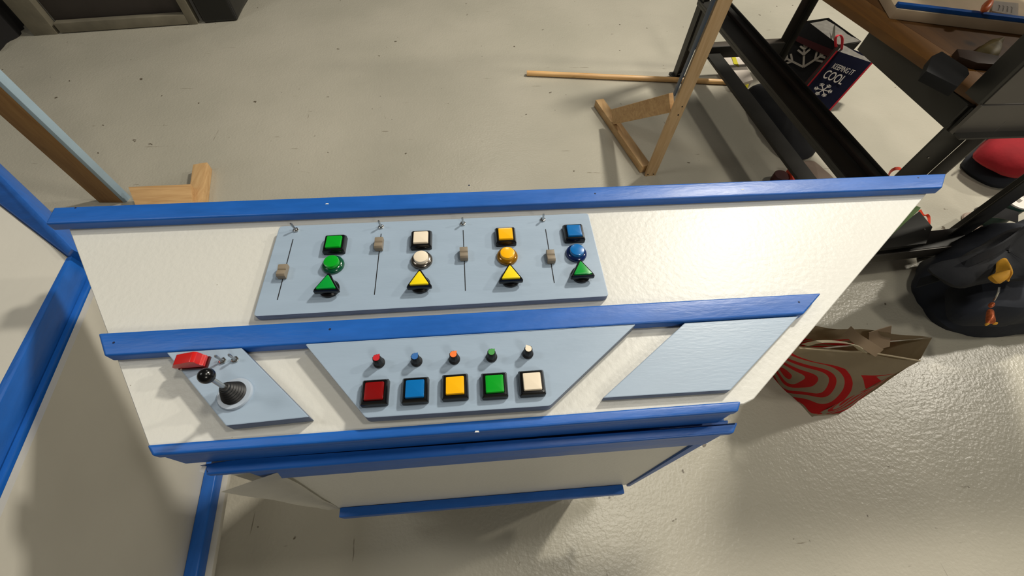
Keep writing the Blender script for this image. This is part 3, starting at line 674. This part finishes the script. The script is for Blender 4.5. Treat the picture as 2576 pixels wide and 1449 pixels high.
# upright at the near corner and grey end plates
u0 = U((2470, 262), ZT)
wobj('upright', hexa([(u0.x - .012, u0.y, ZT), (u0.x, u0.y - .002, ZT), (u0.x + .002, u0.y + .05, ZT), (u0.x - .012, u0.y + .05, ZT)], [(u0.x - .012, u0.y, 1.3), (u0.x, u0.y - .002, 1.3), (u0.x + .002, u0.y + .05, 1.3), (u0.x - .012, u0.y + .05, 1.3)], .001), IRON, wb)
wobj('end_plate', box(u0.x + .001, u0.x + .75, u0.y - .004, u0.y + .002, ZT + .003, 1.3), IRONL, wb)
ze = W((2530, 327), (u0.x, u0.y), (1, .03)).z
wobj('end_plate', box(u0.x - .002, u0.x + .75, u0.y - .006, u0.y + .004, ze, ZT - .002), IRONL, wb)
wobj('end_plate_lip', box(u0.x + .0, u0.x + .75, u0.y - .03, u0.y - .006, ze, ze + .005), IRON, wb)
for p in ((2404, 331), (2335, 396)):
    s_ = W(p, L((0, -.001, 0))[:2], (math.cos(BR), math.sin(BR)))
    o = obj('bolt', lathe([(.0024, 0), (.0024, .002), (0, .0026)], 12), STEEL, wb); o.location = Matrix.Rotation(-BR, 3, 'Z') @ (s_ - wb.location); o.rotation_euler = (math.pi / 2, 0, 0)
b1_ = U((2325, 578), .2); o = obj('bolt', lathe([(.004, 0), (.004, .003), (0, .004)], 12), STEEL, wb); o.location = Matrix.Rotation(-BR, 3, 'Z') @ (b1_ - wb.location)

nb = box(.12, WD, .02, LN, 1.24, 1.262, .002); obj('added_shade_shelf', nb, TOP, wb)  # unseen shelf above the view, added to shade the bench top
# things on the bench top
nb = prism([U(p, ZT + .03)[:2] for p in ((2330, 178), (2345, 140), (2370, 128), (2435, 170), (2440, 185), (2410, 218))], ZT + .002, ZT + .03, .003)
tag(wobj('black_box', nb, SLOT), 'flat black box on the edge of the brown bench top', 'box')
wp = thing('trimmed_board', 'blue and white trimmed board lying on the brown bench top', 'panel', U((2400, 20), ZT))
CREAM = mat('cream_panel', (214, 192, 160), .6, var=.15, vscale=6)
A_ = [U(p, ZT + .03) for p in ((2256, 22), (2556, 58))]; dv = (A_[1] - A_[0]).normalized(); n_ = Vector((-dv.y, dv.x, 0)); A_[1] = A_[1] + dv * .3
wobj('front_ledge', prism([A_[0][:2], A_[1][:2], (A_[1] + n_ * .5)[:2], (A_[0] + n_ * .5)[:2]], ZT + .001, ZT + .03, .002), CREAM, wp)
wobj('blue_rail', prism([(A_[0] + n_ * .004)[:2], (A_[1] + n_ * .004)[:2], (A_[1] + n_ * .022)[:2], (A_[0] + n_ * .022)[:2]], ZT + .0305, ZT + .042, .002), BLUE, wp)
pp = [U(p, ZT + .034) for p in ((2495, 28), (2562, 40), (2562, 8), (2500, 2))]
sh = thing('sketch_sheet', 'white drawing sheet with pen lines on the trimmed board', 'sheet', (pp[0].x, pp[0].y, ZT + .03))
wobj('sheet', patch(pp[0], pp[1], pp[2], pp[3], 6, 6, .001, 1, None, .0008), PRINTW, sh)
for k in range(4):
    a = pp[0].lerp(pp[1], .25 + .17 * k) + Vector((0, .002, .0012)); b = pp[3].lerp(pp[2], .2 + .15 * k) + Vector((0, 0, .0012))
    wobj('pen_line', tube([a.lerp(b, .1), a.lerp(b, .5) + Vector((.004, 0, 0)), a.lerp(b, .6)], .0005, 5), SLOT, sh)
tag(wobj('orange_clip', blob([U(p, ZT + .06)[:2] for p in ((2472, 22), (2478, 2), (2498, -6), (2500, 10), (2490, 24))], .02, ZT + .05, 5, .001, 2, 2, (0, 0), 20), mat('orange_plastic', (230, 110, 50), .4)), 'small orange plastic piece beside the drawing sheet', 'clip')
# glove-like scrap and dark tool
tag(wobj('leather_glove', blob([U(p, ZT + .03)[:2] for p in ((2462, 118), (2500, 88), (2545, 78), (2535, 100), (2530, 128), (2500, 132), (2480, 122))], .03, ZT + .002, 6, .008, 5), mat('olive_leather', (96, 80, 28), .6, var=.35, vscale=40)), 'crumpled olive leather glove on the bench top by the upright', 'glove')
tag(wobj('dark_pouch', prism([U(p, ZT + .02)[:2] for p in ((2414, 142), (2408, 122), (2440, 126), (2516, 140), (2512, 162), (2460, 158))], ZT + .002, ZT + .02, .003), mat('dark_brown_leather', (44, 26, 12), .6)), 'flat dark brown pouch on the bench top beside the black box', 'pouch')

# ------------------------------------------------------------------ bags under the bench
def text_on(quad, s, u0, v0, u1, v1, m, parent, name='lettering'):
    cu = bpy.data.curves.new('t', 'FONT'); cu.body = s; cu.offset = 0.012; to = bpy.data.objects.new('t', cu); COL.objects.link(to)
    bpy.context.view_layer.update(); dg = bpy.context.evaluated_depsgraph_get(); me = bpy.data.meshes.new_from_object(to.evaluated_get(dg)); COL.objects.unlink(to); bpy.data.objects.remove(to)
    bm = bmesh.new(); bm.from_mesh(me); bpy.data.meshes.remove(me)
    xs = [v.co.x for v in bm.verts]; ys = [v.co.y for v in bm.verts]; ax, bx, ay, by = min(xs), max(xs), min(ys), max(ys)
    nrm = (quad[1] - quad[0]).cross(quad[3] - quad[0]).normalized()
    if nrm.dot(Vector(CAM) - quad[0]) < 0: nrm = -nrm
    for v in bm.verts:
        a = u0 + (v.co.x - ax) / (bx - ax) * (u1 - u0); b = v0 + (v.co.y - ay) / (by - ay) * (v1 - v0)
        v.co = quad[0] * (1 - a) * (1 - b) + quad[1] * a * (1 - b) + quad[2] * a * b + quad[3] * (1 - a) * b + nrm * .003
    return wobj(name, bm, m, parent, smooth=0)
def flake_on(quad, cu_, cv_, ru, rv, w, m, parent, arms=range(6)):
    nrm = (quad[1] - quad[0]).cross(quad[3] - quad[0]).normalized()
    if nrm.dot(Vector(CAM) - quad[0]) < 0: nrm = -nrm
    bm = bmesh.new()
    def P(a, b): return quad[0] * (1 - a) * (1 - b) + quad[1] * a * (1 - b) + quad[2] * a * b + quad[3] * (1 - a) * b + nrm * .0032
    def seg(x0, y0, x1, y1):
        d = Vector((x1 - x0, y1 - y0)).normalized(); n = Vector((-d.y, d.x)) * w
        vs = [bm.verts.new(P(cu_ + x * ru, cv_ + y * rv)) for x, y in ((x0 + n.x, y0 + n.y), (x0 - n.x, y0 - n.y), (x1 - n.x, y1 - n.y), (x1 + n.x, y1 + n.y))]
        bm.faces.new(vs)
    for k in arms:
        t = math.radians(60 * k + 12); c, s = math.cos(t), math.sin(t)
        seg(0, 0, c, s)
        for f in (.55, .8):
            for sg in (-1, 1):
                t2 = t + sg * math.radians(48); l = .36 if f < .7 else .24; seg(c * f, s * f, c * f + math.cos(t2) * l, s * f + math.sin(t2) * l)
    return wobj('snowflake_print', bm, m, parent, smooth=0)
def bag(label, q, depth, mt, trim, name='cool_bag', lining=None):
    """q: front face bl, br, tr, tl; depth vector to the back"""
    t = thing(name, label, 'bag', ((q[0] + q[1]) / 2)[:2] + (0,) if False else ((q[0].x + q[1].x) / 2, (q[0].y + q[1].y) / 2, 0)); D = Vector(depth)
    wobj('front_face', patch(q[0], q[1], q[2], q[3], 10, 10, .002, 1, None, .0015), mt, t)
    wobj('side_face', patch(q[1], q[1] + D, q[2] + D, q[2], 6, 8, .004, 2, None, .0015), mt, t)
    wobj('side_face', patch(q[0] + D, q[0], q[3], q[3] + D, 6, 8, .004, 3, None, .0015), mt, t)
    wobj('rear_face', patch(q[1] + D, q[0] + D, q[3] + D, q[2] + D, 8, 8, .004, 4, None, .0015), mt, t)
    wobj('lining', patch(q[3] + Vector((0, 0, -.012)), q[2] + Vector((0, 0, -.012)), q[2] + D + Vector((0, 0, -.004)), q[3] + D + Vector((0, 0, -.004)), 8, 4, .015, 5, None, .001), lining or mat('silver_lining', (150, 146, 138), .45, var=.2, vscale=30), t)
    for a, b in ((q[1], q[2]), (q[0], q[3])): wobj('piping', tube([a + Vector((0, 0, .004)), a.lerp(b, .5), b], .0042, 8), trim, t)
    return t
zc = .24
q = [U((2003, 250), .0), U((2085, 280), 0), U((2194, 158), zc), U((2106, 128), zc)]
q[0] = U((2008, 245), 0)
cb_ = bag('navy cool bag with KEEPING IT COOL lettering and red edges', q, (.055, .05, 0), NAVY, REDBAG)
text_on(q, 'KEEPING IT', .20, .70, .80, .80, PRINTW, cb_); text_on(q, 'COOL', .16, .49, .74, .66, PRINTW, cb_)
flake_on(q, .44, .30, .25, .13, .055, PRINTW, cb_)
hp = [U((2103, 118), zc + .01), U((2102, 96), zc + .09), U((2112, 88), zc + .10), U((2119, 98), zc + .08), U((2117, 124), zc)]
wobj('handle', ribbon(hp, .012, .003, (.6, -.3, .1)), REDBAG, cb_)
zc = .24
q = [U((1925, 150), 0.02), U((2014, 224), .0), U((2109, 112), zc), U((2030, 52), zc)]
kb = bag('black cool bag with a large grey snowflake, behind the navy one', q, (.15, .03, 0), BLKBAG, DRED)
flake_on(q, .74, .34, .50, .42, .045, PRINTG, kb, (1, 2, 3))
bm = patch(q[0].lerp(q[3], .58), q[1].lerp(q[2], .74), q[1].lerp(q[2], .88), q[0].lerp(q[3], .68), 8, 3, .001, 1, None, .001)
nn = (q[1] - q[0]).cross(q[3] - q[0]).normalized(); nn = nn if nn.dot(Vector(CAM) - q[0]) > 0 else -nn
bmesh.ops.translate(bm, vec=nn * .003, verts=bm.verts[:]); wobj('red_band', bm, DRED, kb)
wobj('silver_flap', patch(U((2092, 92), zc), U((2101, 108), zc), U((2101, 60), zc + .03), U((2097, 66), zc + .02), 4, 6, .003, 2, None, .001), mat('grey_flap', (130, 128, 116), .5), kb)

# paper, dark bag and other items between the rails, on the floor
z_ = .02
nb = patch(U((1812, 136), z_), U((1895, 215), z_), U((1880, 128), z_ + .01), U((1830, 108), z_ + .01), 8, 8, .006, 2, None, .001)
pg = thing('paper_packet', 'white and yellow paper packet under the lower bench rail', 'packet', U((1850, 150), 0))
wobj('packet_body', prism([U(p, .05)[:2] for p in ((1808, 137), (1862, 212), (1895, 200), (1870, 150), (1840, 128))][::-1], 0, .05, .003), PAPER, pg)
wobj('yellow_stripe', prism([U(p, .053)[:2] for p in ((1838, 136), (1846, 160), (1860, 168), (1850, 142))][::-1], .051, .053), YEL, pg)
wobj('yellow_stripe', prism([U(p, .03)[:2] for p in ((1862, 205), (1878, 230), (1884, 212), (1876, 200))][::-1], 0, .03), YEL, pg)
tag(wobj('dark_parcel_bag', blob([U(p, .06)[:2] for p in ((1884, 212), (1905, 265), (1950, 330), (1995, 385), (2050, 385), (2075, 340), (2010, 240), (1930, 195), (1900, 195))], .10, 0, 6, .012, 9), mat('dark_blue_bag', (7, 10, 18), .8, var=.3, vscale=20)), 'dark blue crumpled bag on the floor under the bench rail', 'bag')
tag(wobj('crumpled_paper', blob([U(p, .02)[:2] for p in ((2000, 398), (2045, 398), (2070, 415), (2110, 450), (2060, 470), (2010, 420))], .03, 0, 5, .006, 3), PINK), 'dusky crumpled paper on the floor under the bench', 'paper')
rt = thing('red_tin', 'dark red round tin with an orange side below the bench', 'tin', U((1968, 455), 0))
c_ = U((1968, 440), .04); obj('tin_body', lathe([(.035, 0), (.036, .003), (.036, .037), (.034, .04), (0, .04)], 32), mat('tin_dark_red', (66, 20, 16), .5), rt, Vector((c_.x, c_.y, 0)) - rt.location)
wobj('orange_label', prism([U(p, .05)[:2] for p in ((1985, 420), (2005, 422), (2015, 450), (1995, 452))][::-1], 0, .05, .002), ORANGE, rt)
# striped strap and green board near the corner plate
sp_ = thing('orange_strap', 'orange webbing loop sticking up just behind the rear blue trim', 'strap', U((2255, 432), 0))
wobj('webbing', ribbon([U((2232, 450), .05), U((2240, 432), .12), U((2254, 424), .15), U((2268, 428), .12), U((2262, 450), .05)], .016, .002, (.3, .9, .2)), ORANGE, sp_)
tag(wobj('green_folder', prism([U(p, .215)[:2] for p in ((2317, 522), (2312, 529), (2180, 650), (2180, 610), (2306, 518))][::-1], .203, .215, .001), GREENP), 'green folder edge lying on the bench corner plate', 'folder')
s2 = thing('orange_strap', 'orange webbing loop beside the green folder on the floor', 'strap', U((2328, 545), 0))
wobj('webbing', ribbon([U((2314, 529), .02), U((2322, 542), .03), U((2332, 541), .03), U((2337, 549), .02), U((2337, 566), .01)], .012, .002, (.6, .2, .6)), ORANGE, s2)

# ------------------------------------------------------------------ right side: bags, cup
rb = thing('cloth_holdall', 'crimson cloth bag with a navy base on the floor at the right edge', 'bag', U((2520, 400), 0))
wobj('navy_base', blob([U(p, .03)[:2] for p in ((2420, 406), (2436, 390), (2470, 350), (2620, 340), (2640, 460), (2520, 467), (2500, 462), (2450, 435))], .09, 0, 5, .004, 4, 3.5), NAVYC, rb)
wobj('red_body', blob([U(p, .12)[:2] for p in ((2446, 384), (2475, 355), (2510, 335), (2640, 300), (2640, 436), (2560, 440), (2490, 414))], .12, .09, 7, .012, 6, 2.6), REDC, rb)
wobj('shoulder_strap', ribbon([U((2434, 388), .10), U((2452, 368), .13), U((2480, 346), .15), U((2520, 332), .15)], .035, .005, (.4, .5, .6)), NAVYD, rb)
# drink tub lying behind the near-right leg
tu = thing('drink_tub', 'green and white tub with a white lid on its end by the bench leg', 'tub', U((2500, 540), 0))
ta, tb_ = U((2462, 560), .045), U((2527, 508), .15)
bm = lathe([(.038, 0), (.044, .004), (.046, .13), (.05, .132), (.05, .14), (.046, .142), (0, .142)], 36)
tu_o = obj('tub_body', bm, DGREEN, tu, Vector((U((2500, 548), .04).x, U((2500, 548), .04).y, 0)) - tu.location)
obj('tub_lid', lathe([(.047, 0), (.049, .002), (.049, .008), (.045, .009), (.043, .006), (0, .006)], 36), mat('white_lid', (226, 218, 210), .4), tu_o, (0, 0, .1415))
obj('lid_print', box(-.014, .014, -.007, .007, 0, .0006), PRINTG, tu_o, (.004, 0, .1478), .4)
tag(wobj('black_strap', ribbon([U((2452, 538), .04), U((2470, 533), .16), U((2520, 536), .17), U((2560, 547), .17)], .045, .006, (.1, .8, .5)), BLKBAG), 'black webbing strap lying against the tub by the bench leg', 'strap')
tag(wobj('grey_disc', lathe([(.0, 0.0), (.06, 0), (.062, .006), (.058, .012), (0, .012)], 36), PINK), 'pale grey round lid on the floor beside the black strap', 'lid').location = (U((2455, 562), 0).x, U((2455, 562), 0).y, 0)
# backpack
bp_ = thing('backpack', 'dark navy backpack slumped on the floor at the right edge', 'backpack', U((2450, 760), 0))
wobj('pack_body', blob([U(p, .05)[:2] for p in ((2330, 650), (2300, 712), (2325, 745), (2370, 800), (2385, 820), (2440, 836), (2560, 838), (2720, 820), (2720, 620), (2500, 610), (2400, 640))], .30, 0, 10, .022, 3, 2.8, (.03, .04), 72), NAVYC, bp_)
wobj('front_pocket', blob([U(p, .14)[:2] for p in ((2392, 712), (2400, 790), (2420, 806), (2520, 812), (2640, 800), (2640, 730), (2520, 705))], .13, .10, 6, .010, 8, 3.0), NAVYC, bp_)
wobj('top_flap', blob([U(p, .3)[:2] for p in ((2330, 665), (2420, 640), (2500, 600), (2576, 560), (2660, 600), (2620, 690), (2500, 700), (2420, 722))], .07, .27, 5, .018, 12, 2.2), NAVYD, bp_)
wobj('side_strap', ribbon([U((2310, 712), .18), U((2380, 690), .26), U((2440, 660), .33), U((2520, 620), .36), U((2600, 560), .36)], .035, .006, (.2, .6, .7)), NAVYD, bp_)
tag(wobj('mustard_cloth', blob([U(p, .36)[:2] for p in ((2506, 686), (2522, 676), (2524, 650), (2534, 644), (2546, 662), (2552, 672), (2560, 682), (2572, 698), (2564, 706), (2552, 694), (2540, 708), (2524, 704))], .035, .335, 7, .03, 21, 1.6, (0, 0), 60), GOLD), 'mustard yellow cloth poking out of the backpack', 'cloth')
ch = thing('bag_charm', 'copper coloured figure charm hanging on the backpack chain', 'charm', U((2495, 800), .24))
zc = .262
wobj('chain', tube([U((2514, 722), zc + .05), U((2512, 735), zc + .04), U((2506, 746), zc + .02), U((2500, 756), zc)], .0028, 6), STEEL, ch)
wobj('charm_head', blob([U(p, zc)[:2] for p in ((2490, 766), (2496, 758), (2504, 760), (2504, 770), (2496, 773))], .012, zc - .008, 5, .001, 1, 2, (0, 0), 20), CHARM, ch)
wobj('charm_body', blob([U(p, zc)[:2] for p in ((2488, 775), (2502, 774), (2506, 800), (2510, 812), (2498, 812), (2486, 816), (2484, 806))], .012, zc - .008, 5, .002, 1, 2, (0, 0), 28), CHARM, ch)
for k in (0, 1): wobj('charm_foot', blob([U(p, zc - .004)[:2] for p in (((2480, 812), (2492, 808), (2492, 816), (2482, 819)) if k == 0 else ((2500, 808), (2514, 810), (2512, 816), (2500, 815)))], .008, zc - .010, 4, .001, 1, 2, (0, 0), 16), GOLD, ch)

# ------------------------------------------------------------------ red ring tote
tt = thing('tote_bag', 'beige tote bag with red ring print on the floor right of the console', 'bag', (1.12, .42, 0))
B0, B1, B2, B3 = Vector((.985, .515, 0)), U((2045, 1047), 0), U((2110, 1043), 0), Vector((1.13, .56, 0))
T0, T1, T2, T3 = U((2000, 868), .30), U((2315, 908), .33), U((2341, 850), .33), U((2035, 820), .30)
def sheet(c00, c10, c11, c01, m, name, bul=0.0, seed=0, nu=22, nv=18):
    bm = patch(c00, c10, c11, c01, nu, nv, .012, seed, None, 0)
    nrm = (Vector(c10) - Vector(c00)).cross(Vector(c01) - Vector(c00)).normalized(); uv = bm.loops.layers.uv.active
    done = set()
    for f in bm.faces:
        for l in f.loops:
            if l.vert not in done:
                done.add(l.vert); a, b = l[uv].uv; l.vert.co += nrm * bul * math.sin(math.pi * a) * math.sin(math.pi * min(1, b * 1.0))
    bmesh.ops.solidify(bm, geom=bm.faces[:], thickness=.0015)
    return wobj(name, bm, m, tt)
def nw(a, b, c): return a
sheet(B0, B1, T1, T0, TOTE, 'front_panel', .02, 2)
sheet(B1, B2, T1 + Vector((.02, .012, -.01)), T1, TOTE, 'side_panel', .0, 4, 8, 18)
sheet(B2, B3, T2, T1 + Vector((.02, .012, -.01)), BEIGE, 'side_panel', .0, 5, 10, 14)
sheet(B3, B0, T3, T2, TOTE, 'rear_panel', .0, 7)
sheet(B0 + Vector((0, .0, .01)), B3 + Vector((0, .0, .01)), T3, T0, TOTE, 'side_panel', .0, 8, 8, 12)
wobj('base_panel', patch(B0 + Vector((0, 0, .004)), B1 + Vector((0, 0, .004)), B2 + Vector((0, 0, .004)), B3 + Vector((0, 0, .004)), 6, 6, .001, 1, None, .001), BEIGE, tt)
wobj('strap', ribbon([U((2025, 868), .31), U((2060, 860), .36), U((2110, 860), .38), U((2150, 868), .37), U((2172, 886), .33)], .022, .002, (0.1, -.6, .7)), mat('pale_webbing', (186, 176, 150), .8), tt)
wobj('strap', ribbon([U((2132, 830), .33), U((2150, 848), .36), U((2180, 868), .37), U((2212, 888), .33)], .030, .002, (.7, .5, .5)), BEIGED, tt)
wobj('strap', ribbon([U((2214, 828), .325), U((2212, 850), .29), U((2210, 880), .27)], .065, .002, (1, .15, .3)), BEIGED, tt)
wobj('hem', ribbon([U((2010, 876), .302), U((2120, 884), .325), U((2180, 886), .33), U((2315, 908), .332)], .004, .003, (0, 0, 1)), BEIGE, tt)

# ------------------------------------------------------------------ upper left: framed board, drape, wrapped crate
fr = thing('framed_board', 'charcoal board in a weathered timber frame standing at top left', 'panel', U((300, 60), 0))
f0_, f1_ = U((95, 90), 0), U((490, 62), 0)
dr = (f1_ - f0_).normalized(); bk = Vector((-dr.y, dr.x, 0))
def upr(a, b, z0, z1, dpt, m, name, bw=.003): return wobj(name, prism([a[:2], b[:2], (b + bk * dpt)[:2], (a + bk * dpt)[:2]], z0, z1, bw), m, fr)
upr(f0_ + dr * .12 + bk * .05, f1_ + bk * .05, 0.02, 1.2, .02, DARKP, 'board')
upr(f0_ + dr * .13, f1_ - dr * .03, 0.005, .06, .045, DARKW, 'bottom_rail')
upr(f0_ - dr * .02, f0_ + dr * .11, 0, 1.2, .06, DARKW, 'upright'); upr(f1_ - dr * .03, f1_ + dr * .02, 0, 1.2, .06, DARKW, 'upright')
tag(wobj('black_drape', blob([U(p, 0)[:2] for p in ((-10, 140), (40, 100), (66, 88), (60, 20), (-60, 20), (-120, 100))], 1.2, 0, 10, .05, 3, 6.0), DRAPE), 'black cloth drape hanging to the floor in the top left corner', 'drape')
tag(wobj('wrapped_crate', prism([U(p, 0)[:2] for p in ((513, 60), (600, 53), (624, 0), (640, -30), (520, -30))], 0, 1.1, .02, 3), POLY), 'crate wrapped in glossy black polythene beside the framed board', 'crate')
